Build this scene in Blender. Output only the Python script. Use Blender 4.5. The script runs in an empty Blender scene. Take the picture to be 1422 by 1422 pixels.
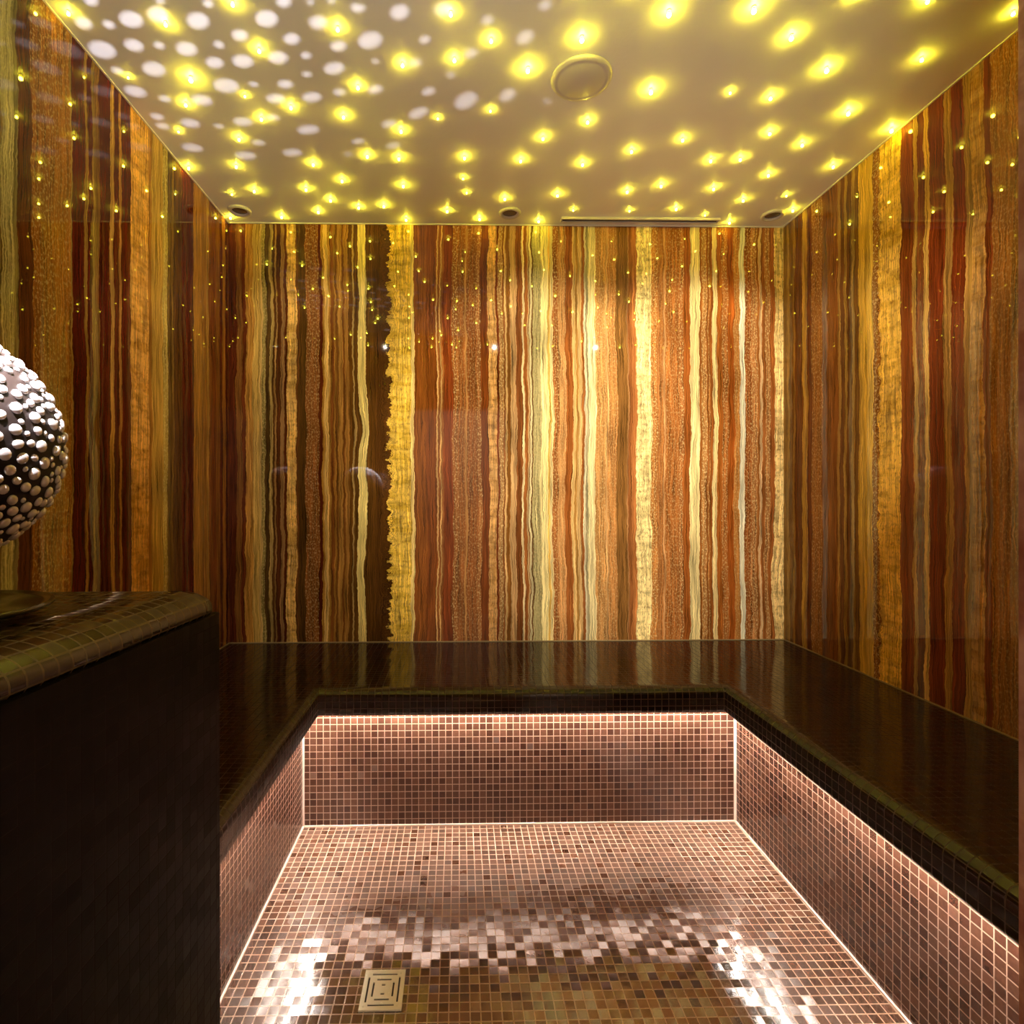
import bpy, bmesh, math, random
from mathutils import Vector, Matrix
random.seed(7)
scene = bpy.context.scene
COL = scene.collection
STARS=[[-1.0358,1.4948,0.9],[-0.7954,1.5241,1.0],[-0.5885,1.4592,1.0],[-0.3314,1.5322,1.0],[-0.5733,1.6096,1.0],[-0.8216,1.7203,1.4],[-1.012,1.7207,0.5],[-0.892,1.8332,1.0],[-0.6852,1.794,0.7],[-0.5522,1.8407,1.0],[-0.6692,1.898,1.0],[-0.9836,1.9696,0.7],[-0.7867,2.0052,1.0],[-0.3152,1.7473,1.0],[-0.3883,1.8826,1.0],[-1.0511,2.1821,1.0],[-0.8625,2.1696,1.0],[-0.5601,2.1508,1.0],[-0.9601,2.3691,0.7],[-0.8556,2.34,1.0],[-0.6357,2.3256,1.0],[-0.4725,2.2603,1.0],[-0.553,2.4076,1.0],[-0.6301,2.5047,1.0],[-0.4424,2.4648,1.0],[-1.0451,2.5621,1.0],[-0.8091,2.5519,1.0],[-0.0199,1.4793,1.0],[0.0925,1.5631,1.0],[-0.0116,1.6339,1.0],[-0.1661,1.6555,1.0],[0.209,1.6656,1.3],[0.3468,1.5513,1.4],[0.5601,1.4649,1.5],[0.6102,1.7469,1.3],[-0.2014,1.9527,1.0],[-0.07,1.8879,0.6],[0.1065,1.8465,0.8],[0.4427,1.8936,1.0],[0.3028,1.983,1.0],[0.2373,2.1149,1.0],[0.479,2.1336,1.0],[0.6434,2.0512,1.0],[0.8071,1.9825,1.0],[-0.3438,2.0979,1.0],[-0.2259,2.1092,1.0],[0.0226,2.1006,1.0],[0.0182,2.2372,0.8],[0.0341,2.3418,0.6],[-0.2279,2.2925,1.0],[-0.3293,2.451,1.0],[-0.0511,2.4891,1.0],[0.0968,2.5569,1.0],[0.1989,2.3839,1.0],[-0.2424,2.5689,1.0],[0.4202,2.3521,1.0],[0.3721,2.5723,1.0],[0.513,2.4738,0.7],[0.7092,2.3199,1.0],[0.7665,2.4759,0.8],[0.8361,2.275,1.0],[0.9696,2.4542,1.0],[0.9642,2.1028,1.0],[1.0631,2.2925,1.0],[0.7805,1.4502,1.6],[0.9327,1.5364,1.2],[1.1092,1.6502,1.3],[1.2196,1.4194,1.0],[1.479,1.4511,1.0],[1.364,1.6076,1.1],[0.866,1.7519,0.8],[1.0071,1.7716,1.0],[1.3052,1.8331,1.2],[1.1014,1.9423,1.0],[1.2557,2.0034,1.0],[1.0726,2.092,1.0],[1.2372,2.1923,1.0],[1.5178,1.9162,1.2],[1.4577,2.1313,1.0],[1.2319,2.3786,1.0],[1.1231,2.508,0.6],[1.267,2.5713,1.0],[1.3991,2.3418,0.7],[1.4978,2.4579,1.0]]
HOLES=[[-0.1645,0.5028,0.8486,0.0116,0.0054,-0.001,-0.01,0.0079,-0.0066],[-0.0709,0.5013,0.8624,0.0186,0.0054,-0.0016,-0.013,0.0123,-0.0082],[-0.1194,0.5079,0.8531,0.0087,0.0032,-0.0007,-0.0067,0.0058,-0.0044],[-0.1224,0.4678,0.8753,0.01,0.0042,-0.0008,-0.009,0.0075,-0.0053],[-0.0142,0.4935,0.8697,0.0164,0.0033,-0.0016,-0.0116,0.0123,-0.0072],[0.0057,0.4708,0.8822,0.0065,0.0012,-0.0007,-0.0048,0.0052,-0.0027],[-0.1636,0.5469,0.8211,0.0201,0.0085,-0.0016,-0.0143,0.0116,-0.0106],[-0.0975,0.5436,0.8336,0.0152,0.0046,-0.0012,-0.0095,0.0088,-0.0068],[-0.0485,0.545,0.837,0.0084,0.0018,-0.0007,-0.0053,0.0054,-0.0038],[-0.0881,0.584,0.8069,0.0195,0.005,-0.0015,-0.0114,0.0109,-0.0092],[-0.1536,0.6174,0.7715,0.0176,0.006,-0.0013,-0.0087,0.0074,-0.0077],[-0.1043,0.633,0.7671,0.0104,0.0025,-0.0007,-0.005,0.0047,-0.0045],[-0.1616,0.5818,0.7971,0.0091,0.0035,-0.0007,-0.0055,0.0045,-0.0044],[0.0009,0.5511,0.8344,0.0183,0.0025,-0.0017,-0.01,0.0114,-0.0075],[0.0932,0.4722,0.8765,0.0087,0.0005,-0.0012,-0.005,0.0067,-0.0031],[0.0556,0.5025,0.8628,0.0193,0.0017,-0.0023,-0.0111,0.0138,-0.0073],[0.1862,0.4893,0.852,0.0199,-0.0017,-0.0034,-0.008,0.0143,-0.0065],[0.2322,0.456,0.8592,0.0129,-0.0017,-0.0026,-0.0048,0.0099,-0.004],[0.2773,0.4509,0.8484,0.0058,-0.0013,-0.0012,-0.0016,0.0044,-0.0018],[0.3128,0.443,0.8402,0.0057,-0.0017,-0.0012,-0.0012,0.0043,-0.0018],[0.2751,0.4833,0.8311,0.0162,-0.0041,-0.003,-0.004,0.0112,-0.0052],[0.351,0.4461,0.8233,0.0112,-0.0044,-0.0024,-0.0015,0.0081,-0.0038],[0.12,0.5228,0.844,0.0147,-0.0002,-0.002,-0.0065,0.0098,-0.0051],[0.0695,0.5417,0.8377,0.0092,0.0004,-0.001,-0.0044,0.0058,-0.0034],[0.2136,0.5192,0.8275,0.0149,-0.0023,-0.0024,-0.0047,0.0096,-0.0048],[0.2909,0.5191,0.8037,0.0142,-0.0046,-0.0022,-0.0026,0.0086,-0.0046],[0.0404,0.5734,0.8183,0.0161,0.0011,-0.0015,-0.0073,0.0092,-0.0061],[0.0977,0.568,0.8172,0.0196,-0.0002,-0.0022,-0.0078,0.0113,-0.0069],[0.1699,0.5555,0.8139,0.0185,-0.0019,-0.0025,-0.0062,0.0108,-0.0061],[0.2247,0.5451,0.8077,0.0096,-0.002,-0.0013,-0.0025,0.0056,-0.0031],[0.2642,0.5603,0.785,0.0193,-0.0058,-0.0024,-0.0036,0.0103,-0.0061],[0.2081,0.5786,0.7886,0.0085,-0.0017,-0.001,-0.0021,0.0044,-0.0027],[0.0362,0.6127,0.7895,0.0243,0.0012,-0.002,-0.0095,0.0119,-0.0088],[0.0931,0.6073,0.789,0.0085,-0.0002,-0.0008,-0.0029,0.0042,-0.0029],[0.1561,0.6018,0.7832,0.0146,-0.0017,-0.0016,-0.0042,0.0072,-0.0047],[-0.0315,0.6378,0.7695,0.0193,0.0025,-0.0013,-0.0078,0.0085,-0.0074],[0.1216,0.6295,0.7675,0.0188,-0.0015,-0.0017,-0.0054,0.0083,-0.006],[0.1944,0.6189,0.761,0.019,-0.004,-0.0016,-0.0041,0.0084,-0.0058],[0.2515,0.6017,0.7581,0.012,-0.0037,-0.001,-0.002,0.0054,-0.0037],[-0.0846,0.6749,0.7331,0.0178,0.0033,-0.001,-0.0065,0.0064,-0.0067],[-0.1435,0.6602,0.7373,0.0113,0.0033,-0.0007,-0.005,0.0044,-0.0049],[-0.1441,0.6755,0.7232,0.0115,0.0032,-0.0007,-0.0046,0.004,-0.0047],[0.0262,0.6736,0.7386,0.0187,0.0005,-0.0011,-0.0055,0.0068,-0.006],[0.094,0.6631,0.7426,0.0123,-0.0008,-0.0009,-0.0032,0.0047,-0.0038],[0.1517,0.678,0.7193,0.0226,-0.004,-0.001,-0.0043,0.0076,-0.0062],[-0.0287,0.6813,0.7315,0.0091,0.0009,-0.0005,-0.0029,0.0032,-0.0031],[-0.1119,0.7131,0.6921,0.0192,0.0038,-0.0009,-0.0059,0.0055,-0.0066],[-0.0106,0.7295,0.6839,0.0211,0.001,-0.0007,-0.0053,0.006,-0.0064],[0.0332,0.7079,0.7056,0.0131,-0.0,-0.0006,-0.0031,0.0039,-0.0037],[0.0917,0.721,0.6868,0.02,-0.002,-0.0006,-0.0039,0.0057,-0.0055],[0.4112,0.441,0.7978,0.0145,-0.0081,-0.003,-0.0002,0.0103,-0.0056],[0.3484,0.4986,0.7937,0.0211,-0.0093,-0.0034,-0.0022,0.013,-0.0072],[0.3416,0.5335,0.7738,0.0061,-0.0028,-0.0008,-0.0006,0.0033,-0.002],[0.4329,0.4772,0.7647,0.0083,-0.0054,-0.0013,0.0002,0.0051,-0.0033],[0.4724,0.4212,0.7742,0.011,-0.0081,-0.0023,0.0011,0.0079,-0.005],[0.4052,0.5204,0.7517,0.0095,-0.0058,-0.0011,-0.0001,0.0051,-0.0035],[0.3191,0.5838,0.7465,0.0141,-0.0063,-0.0011,-0.0014,0.0064,-0.0044],[0.406,0.5653,0.718,0.0115,-0.0075,-0.0006,-0.0001,0.005,-0.0039],[0.4567,0.5639,0.6881,0.0192,-0.0153,-0.0002,0.0011,0.0093,-0.0083],[0.3734,0.6084,0.7003,0.0186,-0.0111,-0.0003,-0.0005,0.0068,-0.0056],[0.3129,0.6408,0.701,0.0147,-0.007,-0.0002,-0.001,0.005,-0.0041],[0.2377,0.684,0.6897,0.0128,-0.0044,-0.0,-0.0014,0.0037,-0.0032],[0.3001,0.6779,0.6711,0.0138,-0.0065,0.0004,-0.0009,0.0038,-0.0034],[0.2037,0.7103,0.6738,0.0087,-0.0026,0.0001,-0.001,0.0024,-0.0022],[0.4899,0.481,0.7271,0.0093,-0.0079,-0.001,0.001,0.0049,-0.0039],[0.5244,0.4214,0.7399,0.0073,-0.0069,-0.0012,0.0012,0.004,-0.0031],[0.5621,0.4328,0.7048,0.0102,-0.0117,-0.0009,0.0024,0.0055,-0.0052],[0.5177,0.5331,0.6692,0.0118,-0.0119,0.0003,0.0016,0.0057,-0.0058],[0.4505,0.5263,0.7212,0.0063,-0.0047,-0.0005,0.0003,0.0032,-0.0025],[0.5919,0.3772,0.7123,0.0061,-0.0079,-0.0008,0.0019,0.0034,-0.0034],[0.5636,0.5232,0.6392,0.004,-0.0048,0.0004,0.0008,0.0018,-0.0022]]
BACK=[[-1.0747,[85,35,15],0],[-1.0446,[125,80,35],0],[-1.0177,[100,45,18],0],[-1.001,[185,130,55],0],[-0.9674,[200,160,80],0],[-0.9372,[205,165,95],0],[-0.9272,[150,130,70],0.2],[-0.9104,[80,55,25],0],[-0.8902,[165,135,75],0],[-0.8768,[85,50,22],0],[-0.8667,[150,110,60],0],[-0.86,[80,40,18],0],[-0.8398,[150,110,65],0],[-0.823,[85,38,15],0],[-0.8096,[215,165,80],0.75],[-0.7658,[110,65,28],0],[-0.7557,[85,55,20],0],[-0.7221,[135,80,35],0.2],[-0.6581,[90,35,12],0],[-0.6446,[180,130,50],0],[-0.6345,[225,180,100],0],[-0.6142,[175,125,50],0],[-0.6041,[130,75,30],0],[-0.5906,[165,115,45],0],[-0.5805,[120,75,30],0],[-0.5704,[175,125,55],0],[-0.5501,[125,75,30],0],[-0.54,[165,115,50],0],[-0.5198,[105,65,22],0],[-0.5029,[180,145,80],0],[-0.4961,[100,65,25],0],[-0.4758,[240,212,125],0],[-0.4387,[95,60,20],0],[-0.3981,[85,52,18],0],[-0.3304,[225,180,60],0.8],[-0.2287,[240,205,120],0],[-0.2117,[135,75,25],0],[-0.154,[125,65,22],0],[-0.1065,[215,165,95],0],[-0.0997,[140,80,35],0],[-0.0895,[215,165,95],0],[-0.0827,[150,90,40],0],[-0.0725,[130,60,22],0],[-0.0317,[150,90,40],0.3],[-0.0045,[145,85,38],0.12],[0.0262,[185,130,70],0],[0.0364,[140,80,35],0.15],[0.0841,[160,100,50],0.3],[0.1045,[120,60,22],0],[0.1386,[205,150,80],0.7],[0.1761,[115,50,18],0],[0.1863,[175,125,70],0.4],[0.2102,[140,80,35],0],[0.216,[215,170,105],0],[0.2239,[135,85,35],0],[0.241,[200,155,100],0],[0.2683,[130,75,35],0],[0.2973,[240,210,150],0],[0.3093,[160,95,45],0],[0.323,[200,165,110],0],[0.3298,[130,80,40],0],[0.3349,[225,205,150],0],[0.3452,[110,75,40],0],[0.3503,[180,165,110],0.2],[0.388,[250,225,150],0],[0.4222,[235,185,90],0],[0.4325,[245,215,145],0],[0.4462,[165,100,50],0.3],[0.4702,[205,145,85],0.15],[0.5044,[155,88,38],0],[0.5353,[225,180,110],0],[0.5524,[175,125,60],0],[0.5627,[215,170,105],0],[0.5799,[160,95,45],0],[0.5936,[225,205,160],0],[0.6022,[165,150,110],0],[0.6142,[250,225,160],0.05],[0.6486,[205,145,80],0.25],[0.6967,[225,170,105],0],[0.707,[200,135,72],0.2],[0.7483,[140,95,45],0],[0.7999,[170,120,70],0],[0.8068,[150,90,45],0],[0.8206,[185,115,60],0],[0.8447,[245,215,140],0.9],[0.9136,[195,125,60],0.45],[0.9412,[175,110,55],0.1],[0.9705,[215,155,95],0],[0.9792,[175,105,48],0.2],[1.0448,[185,115,60],0.4],[1.0655,[165,92,38],0],[1.0966,[250,222,150],0],[1.1451,[160,95,40],0],[1.1554,[190,130,70],0.45],[1.1797,[150,85,35],0],[1.1866,[180,120,60],0.25],[1.1935,[150,85,35],0],[1.2074,[245,210,140],0],[1.2316,[165,92,35],0],[1.2559,[175,105,48],0.3],[1.2836,[165,85,30],0],[1.3148,[190,125,60],0.2],[1.3426,[240,228,190],0],[1.3669,[160,90,40],0.3],[1.3981,[190,125,70],0.4],[1.4259,[165,100,45],0],[1.4364,[225,180,125],0],[1.4485,[160,95,45],0],[1.4642,[180,120,65],0.35],[1.4885,[165,95,42],0],[1.5094,[240,200,125],0.65]]
RIGHT=[[-2.6227,[130,90,30],0],[-2.5936,[160,120,50],0],[-2.5765,[115,75,28],0],[-2.5484,[155,115,50],0],[-2.5318,[110,65,25],0],[-2.4781,[200,155,65],0],[-2.4572,[170,125,45],0],[-2.4418,[105,55,20],0],[-2.4115,[150,95,40],0.2],[-2.3436,[120,70,28],0],[-2.302,[130,80,35],0],[-2.2443,[165,125,60],0],[-2.2314,[105,65,30],0],[-2.206,[155,120,55],0],[-2.1894,[95,60,28],0],[-2.165,[150,115,55],0],[-2.149,[110,75,30],0],[-2.1254,[200,155,55],0],[-2.0687,[215,170,65],0],[-2.0504,[140,85,25],0.3],[-2.0218,[225,175,65],0.9],[-1.9214,[130,65,22],0],[-1.9025,[120,55,18],0],[-1.8657,[175,130,60],0],[-1.8508,[110,50,18],0],[-1.8217,[205,155,75],0],[-1.8046,[115,48,18],0],[-1.7447,[160,115,55],0],[-1.7188,[110,42,15],0],[-1.6763,[165,120,60],0],[-1.6618,[150,110,50],0],[-1.65,[165,115,50],0.8],[-1.6085,[115,50,18],0],[-1.5908,[150,95,40],0.1],[-1.4783,[110,50,20],0],[-1.4059,[160,125,60],0],[-1.3559,[100,50,20],0],[-1.28,[165,120,60],0.7],[-1.0951,[95,45,18],0],[-0.917,[160,130,80],0]]
LEFT=[[0.7516,[90,40,20],0],[0.9075,[160,130,80],0],[1.0135,[90,45,20],0],[1.1184,[140,90,40],0],[1.196,[170,150,100],0],[1.2664,[110,90,50],0],[1.3251,[150,140,95],0.1],[1.3674,[110,100,60],0],[1.3806,[75,40,18],0],[1.4242,[125,78,30],0.15],[1.4991,[135,85,30],0.1],[1.5593,[140,110,55],0],[1.5708,[75,22,12],0],[1.6216,[135,100,45],0],[1.634,[75,22,12],0],[1.653,[130,100,45],0],[1.6659,[110,75,35],0],[1.6791,[72,20,12],0],[1.7302,[160,120,60],0],[1.748,[72,20,12],0],[1.7735,[150,105,50],0],[1.7884,[75,22,12],0],[1.8387,[190,135,55],0.7],[1.9439,[150,100,40],0],[1.9664,[175,135,60],0],[2.0421,[165,140,70],0.2],[2.072,[90,65,28],0],[2.1029,[120,90,40],0],[2.1186,[85,55,25],0],[2.1785,[80,28,14],0],[2.2721,[150,100,35],0],[2.3477,[130,85,35],0],[2.3942,[150,110,50],0],[2.4147,[110,60,25],0],[2.4857,[120,75,30],0],[2.5229,[85,35,15],0],[2.5534,[150,100,40],0],[2.5846,[85,35,15],0],[2.6086,[105,60,25],0]]

WASH_W, UP_W, BULB_W, SPOT_W, EXPO = 165., 140., 85., 3200., 0.
# ---- room dimensions in metres (floor at z=0, X to the right, Y into the room) ----
ZC, ZB = 2.503, 0.5306            # ceiling, bench top
XL, XR, YW = -1.0787, 1.5518, 2.6216
PL, PR, PY = -0.576, 1.031, 2.05  # sides and back of the sunken floor
OV = 0.0786                       # bench overhang
YF, YFO = 0.40, 0.24              # inner and outer face of the front wall
DL, DR, DT = -0.45, 0.4185, 2.0    # doorway
CAMZ = 1.2014

# ============================ helpers ============================
def lin(c):
    return tuple(((v/255)/12.92 if v/255 <= .04045 else ((v/255+.055)/1.055)**2.4) for v in c)

def mesh_obj(name, bm, mat, parent=None, smooth=False, keep=False):
    me = bpy.data.meshes.new(name)
    if not keep:
        bmesh.ops.recalc_face_normals(bm, faces=bm.faces)
    bm.to_mesh(me); bm.free()
    if smooth:
        for p in me.polygons: p.use_smooth = True
    o = bpy.data.objects.new(name, me)
    for m in (mat if isinstance(mat, (list, tuple)) else [mat]): me.materials.append(m)
    COL.objects.link(o)
    if parent: o.parent = parent
    return o

def part(name, bm, mat, root, **k):
    """mesh whose coordinates are world ones, parented to a root Empty that stands elsewhere"""
    if root.parent is None and root.type == 'EMPTY':
        bmesh.ops.translate(bm, verts=bm.verts, vec=-Vector(root.location))
    return mesh_obj(name, bm, mat, root, **k)

def empty(name, loc, label, cat, group=None):
    o = bpy.data.objects.new(name, None); o.empty_display_size = .05
    o.location = loc; COL.objects.link(o)
    return tag(o, label, cat, group)

def tag(o, label, cat, group=None):
    o['label'] = label; o['category'] = cat
    if group: o['group'] = group
    return o

def struct(o):
    o['kind'] = 'structure'; return o

def box(bm, x0, x1, y0, y1, z0, z1, bev=0, uv=True, mi=0):
    vs = [bm.verts.new(p) for p in ((x0,y0,z0),(x1,y0,z0),(x1,y1,z0),(x0,y1,z0),(x0,y0,z1),(x1,y0,z1),(x1,y1,z1),(x0,y1,z1))]
    fs = [bm.faces.new([vs[i] for i in f]) for f in ((3,2,1,0),(4,5,6,7),(0,1,5,4),(1,2,6,5),(2,3,7,6),(3,0,4,7))]
    for f in fs: f.material_index = mi
    if bev:
        es = list({e for f in fs for e in f.edges})
        bmesh.ops.bevel(bm, geom=es, offset=bev, segments=2, affect='EDGES', profile=.6)
    return fs

def box_uv(bm, ox=0., oy=0., oz=0.):
    """metre-true UVs by dominant normal; the origins keep the tile grid aligned"""
    uvl = bm.loops.layers.uv.verify()
    bm.normal_update()
    for f in bm.faces:
        n = f.normal
        a = max(range(3), key=lambda i: abs(n[i]))
        for l in f.loops:
            x, y, z = l.vert.co.x-ox, l.vert.co.y-oy, l.vert.co.z-oz
            l[uvl].uv = ((y, z) if a == 0 else (x, z) if a == 1 else (x, y))

def disc_profile(bm, pts, c, seg=48, mi=0):
    """lathe of (r,z) points round a vertical axis through c"""
    rings = []
    for r, z in pts:
        if r < 1e-6: rings.append([bm.verts.new((c[0], c[1], c[2]+z))])
        else: rings.append([bm.verts.new((c[0]+r*math.cos(2*math.pi*k/seg), c[1]+r*math.sin(2*math.pi*k/seg), c[2]+z)) for k in range(seg)])
    for a, b in zip(rings, rings[1:]):
        for k in range(seg):
            q = [a[k % len(a)], a[(k+1) % len(a)], b[(k+1) % len(b)], b[k % len(b)]]
            u = []
            for v in q:
                if v not in u: u.append(v)
            if len(u) >= 3:
                f = bm.faces.new(u); f.material_index = mi

def sweep(bm, path, prof, closed_prof=False):
    """path: list of (x,y) with mitred offsets; prof: list of (d,z), d = horizontal offset to the left normal. UV in metres"""
    uvl = bm.loops.layers.uv.verify()
    n = len(path); P = [Vector(p) for p in path]
    nor = []
    for i in range(n-1):
        t = (P[i+1]-P[i]).normalized(); nor.append(Vector((-t.y, t.x)))
    mit = []
    for i in range(n):
        if i == 0: mit.append(nor[0])
        elif i == n-1: mit.append(nor[-1])
        else:
            m = (nor[i-1]+nor[i]); mit.append(m/ (m.dot(nor[i])))
    vs = [[bm.verts.new((P[i].x+mit[i].x*d, P[i].y+mit[i].y*d, z)) for d, z in prof] for i in range(n)]
    L = [0]
    for a, b in zip(prof, prof[1:]): L.append(L[-1]+math.hypot(b[0]-a[0], b[1]-a[1]))
    for i in range(n-1):
        t = (P[i+1]-P[i]).normalized()
        for j in range(len(prof)-1):
            f = bm.faces.new((vs[i][j], vs[i+1][j], vs[i+1][j+1], vs[i][j+1]))
            for l in f.loops:
                k = j if l.vert in (vs[i][j], vs[i+1][j]) else j+1
                p = l.vert.co
                l[uvl].uv = ((Vector((p.x, p.y))).dot(t), L[k])
    return vs

# ============================ materials ============================
class NT:
    def __init__(s, name):
        s.m = bpy.data.materials.new(name); s.m.use_nodes = True
        s.t = s.m.node_tree; s.t.nodes.clear()
        s.out = s.n('ShaderNodeOutputMaterial')
    def n(s, typ, **k):
        nd = s.t.nodes.new(typ)
        for a, v in k.items(): setattr(nd, a, v)
        return nd
    def l(s, a, b): s.t.links.new(a, b)
    def put(s, sock, v):
        if isinstance(v, bpy.types.NodeSocket): s.l(v, sock)
        else: sock.default_value = v
    def math(s, op, a, b=0., c=0., clamp=False):
        nd = s.n('ShaderNodeMath', operation=op, use_clamp=clamp)
        for i, v in enumerate((a, b, c)):
            if i < len(nd.inputs): s.put(nd.inputs[i], v)
        return nd.outputs[0]
    def mix(s, f, a, b, blend='MIX'):
        nd = s.n('ShaderNodeMix', data_type='RGBA', blend_type=blend)
        s.put(nd.inputs[0], f)
        for i, v in ((6, a), (7, b)):
            if not isinstance(v, bpy.types.NodeSocket) and len(v) == 3: v = (*v, 1)
            s.put(nd.inputs[i], v)
        return nd.outputs[2]
    def noise(s, vec, scale=5., detail=2., rough=.5, dist=0.):
        nd = s.n('ShaderNodeTexNoise'); s.l(vec, nd.inputs['Vector'])
        nd.inputs['Scale'].default_value = scale; nd.inputs['Detail'].default_value = detail
        nd.inputs['Roughness'].default_value = rough; nd.inputs['Distortion'].default_value = dist
        return nd.outputs[0]
    def comb(s, x, y, z):
        nd = s.n('ShaderNodeCombineXYZ')
        for i, v in enumerate((x, y, z)): s.put(nd.inputs[i], v)
        return nd.outputs[0]
    def smooth(s, v, a, b):
        nd = s.n('ShaderNodeMapRange', interpolation_type='SMOOTHSTEP')
        s.put(nd.inputs[0], v); nd.inputs[1].default_value = a; nd.inputs[2].default_value = b
        return nd.outputs[0]
    def bsdf(s, **k):
        nd = s.n('ShaderNodeBsdfPrincipled')
        for a, v in k.items():
            a = a.replace('_', ' ')
            if isinstance(v, (tuple, list)) and len(v) == 3 and a in ('Base Color', 'Emission Color', 'Specular Tint'): v = (*v, 1)
            s.put(nd.inputs[a], v)
        s.l(nd.outputs[0], s.out.inputs[0]); return nd

def simple(name, col, rough=.5, metal=0., emit=None, es=0., spec=.5, coat=0.):
    s = NT(name)
    k = dict(Base_Color=col, Roughness=rough, Metallic=metal, Specular_IOR_Level=spec, Coat_Weight=coat)
    if emit: k['Emission_Color'] = emit; k['Emission_Strength'] = es
    b = s.bsdf(**k)
    tc = s.n('ShaderNodeTexCoord')
    nz = s.noise(tc.outputs['Object'], 90., 3.)
    r = s.math('ADD', s.math('MULTIPLY', nz, .12), rough-.06)
    s.l(r, b.inputs['Roughness'])
    return s.m

def stone(name, bands, axis, sign, gain, teeth=None, kinks=()):
    """vein-cut onyx: vertical bands along one horizontal axis, wobbling with height"""
    s = NT(name)
    tc = s.n('ShaderNodeTexCoord'); sp = s.n('ShaderNodeSeparateXYZ'); s.l(tc.outputs['Object'], sp.inputs[0])
    u0 = s.math('MULTIPLY', sp.outputs[axis], sign); z = sp.outputs[2]
    # wobble: slow drift, small waviness, fine fray
    w1 = s.noise(s.comb(s.math('MULTIPLY', u0, 2.5), s.math('MULTIPLY', z, 2.2), 3.1), 1., 2.)
    w2 = s.noise(s.comb(s.math('MULTIPLY', u0, 14), s.math('MULTIPLY', z, 11), 7.7), 1., 2.)
    w3 = s.noise(s.comb(s.math('MULTIPLY', u0, 60), s.math('MULTIPLY', z, 70), 1.7), 1., 2.)
    d = s.math('MULTIPLY', s.math('SUBTRACT', w1, .5), .030)
    d = s.math('ADD', d, s.math('MULTIPLY', s.math('SUBTRACT', w2, .5), .021))
    d = s.math('ADD', d, s.math('MULTIPLY', s.math('SUBTRACT', w3, .5), .006))
    u = s.math('ADD', u0, d)
    def bump_at(c, w, v):
        q = s.math('DIVIDE', s.math('SUBTRACT', v, c), w)
        return s.math('POWER', 2.71828, s.math('MULTIPLY', s.math('MULTIPLY', q, q), -1.))
    if teeth:
        for cu, wu, amp in teeth:
            fr = s.noise(s.comb(s.math('MULTIPLY', u0, 14), s.math('MULTIPLY', z, 26), 2.), 1., 4., .65)
            g = bump_at(cu, wu, u)
            u = s.math('ADD', u, s.math('MULTIPLY', s.math('MULTIPLY', s.math('SUBTRACT', fr, .5), amp), g))
    for cu, cz, wu, wz, amp in kinks:
        u = s.math('ADD', u, s.math('MULTIPLY', s.math('MULTIPLY', bump_at(cu, wu, u), bump_at(cz, wz, z)), amp))
    lo, hi = bands[0][0]-.02, bands[-1][0]+.1
    # several constant ramps in a chain, 31 bands each
    col = alpha = None
    CH = 31
    for i in range(0, len(bands), CH):
        seg = bands[i:i+CH]
        a = seg[0][0] if i else lo
        b = bands[i+CH][0] if i+CH < len(bands) else hi
        r = s.n('ShaderNodeValToRGB'); cr = r.color_ramp; cr.interpolation = 'CONSTANT'
        t = s.math('DIVIDE', s.math('SUBTRACT', u, a), b-a, clamp=True); s.l(t, r.inputs[0])
        for k, (p, c, al) in enumerate(seg):
            pos = max(0., min(1., (p-a)/(b-a))) if (k or i) else 0.
            e = cr.elements[0] if k == 0 else (cr.elements[1] if k == 1 else cr.elements.new(pos))
            e.position = pos; e.color = (*[min(1., v*gain*k_) for v, k_ in zip(lin(c), (.97, 1.0, 1.06))], al)
        if col is None: col, alpha = r.outputs[0], r.outputs[1]
        else:
            f = s.math('GREATER_THAN', u, a)
            col = s.mix(f, col, r.outputs[0])
            alpha = s.math('ADD', s.math('MULTIPLY', alpha, s.math('SUBTRACT', 1., f)), s.math('MULTIPLY', r.outputs[1], f))
    # fine vertical grain
    g1 = s.noise(s.comb(s.math('MULTIPLY', u, 260), s.math('MULTIPLY', z, 5), 0.), 1., 3., .6)
    g2 = s.noise(s.comb(s.math('MULTIPLY', u, 90), s.math('MULTIPLY', z, 3), 5.), 1., 2.)
    g3 = s.noise(s.comb(s.math('MULTIPLY', u0, 5), s.math('MULTIPLY', z, 3), 9.), 1., 3.)
    ln = s.smooth(s.noise(s.comb(s.math('MULTIPLY', u, 330), s.math('MULTIPLY', z, 4), 21.), 1., 2., .5), .50, .72)
    g = s.math('ADD', s.math('ADD', s.math('MULTIPLY', g1, 2.6), s.math('MULTIPLY', g2, 1.3)), s.math('MULTIPLY', g3, .8))
    g = s.math('ADD', s.math('ADD', g, -1.55), s.math('MULTIPLY', ln, .8))
    g = s.math('MAXIMUM', g, .22)
    gv = s.n('ShaderNodeVectorMath', operation='SCALE'); s.l(col, gv.inputs[0]); s.l(g, gv.inputs[3])
    col2 = gv.outputs[0]
    # speckle (alpha < .5) and blotches lying across the band (alpha > .5)
    sk = s.noise(s.comb(s.math('MULTIPLY', u, 170), s.math('MULTIPLY', z, 95), 0.), 1., 4., .6)
    spk = s.math('MULTIPLY', s.smooth(sk, .50, .62), s.math('MULTIPLY', s.math('MINIMUM', alpha, .5), 1.7), clamp=True)
    isb = s.math('GREATER_THAN', alpha, .5)
    spk = s.math('MULTIPLY', spk, s.math('SUBTRACT', 1., isb))
    cream = tuple(min(1., v*gain) for v in lin((236, 205, 140)))
    dark = tuple(min(1., v*gain) for v in lin((110, 62, 24)))
    dk = s.smooth(s.noise(s.comb(s.math('MULTIPLY', u, 120), s.math('MULTIPLY', z, 60), 8.), 1., 3.), .53, .68)
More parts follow.
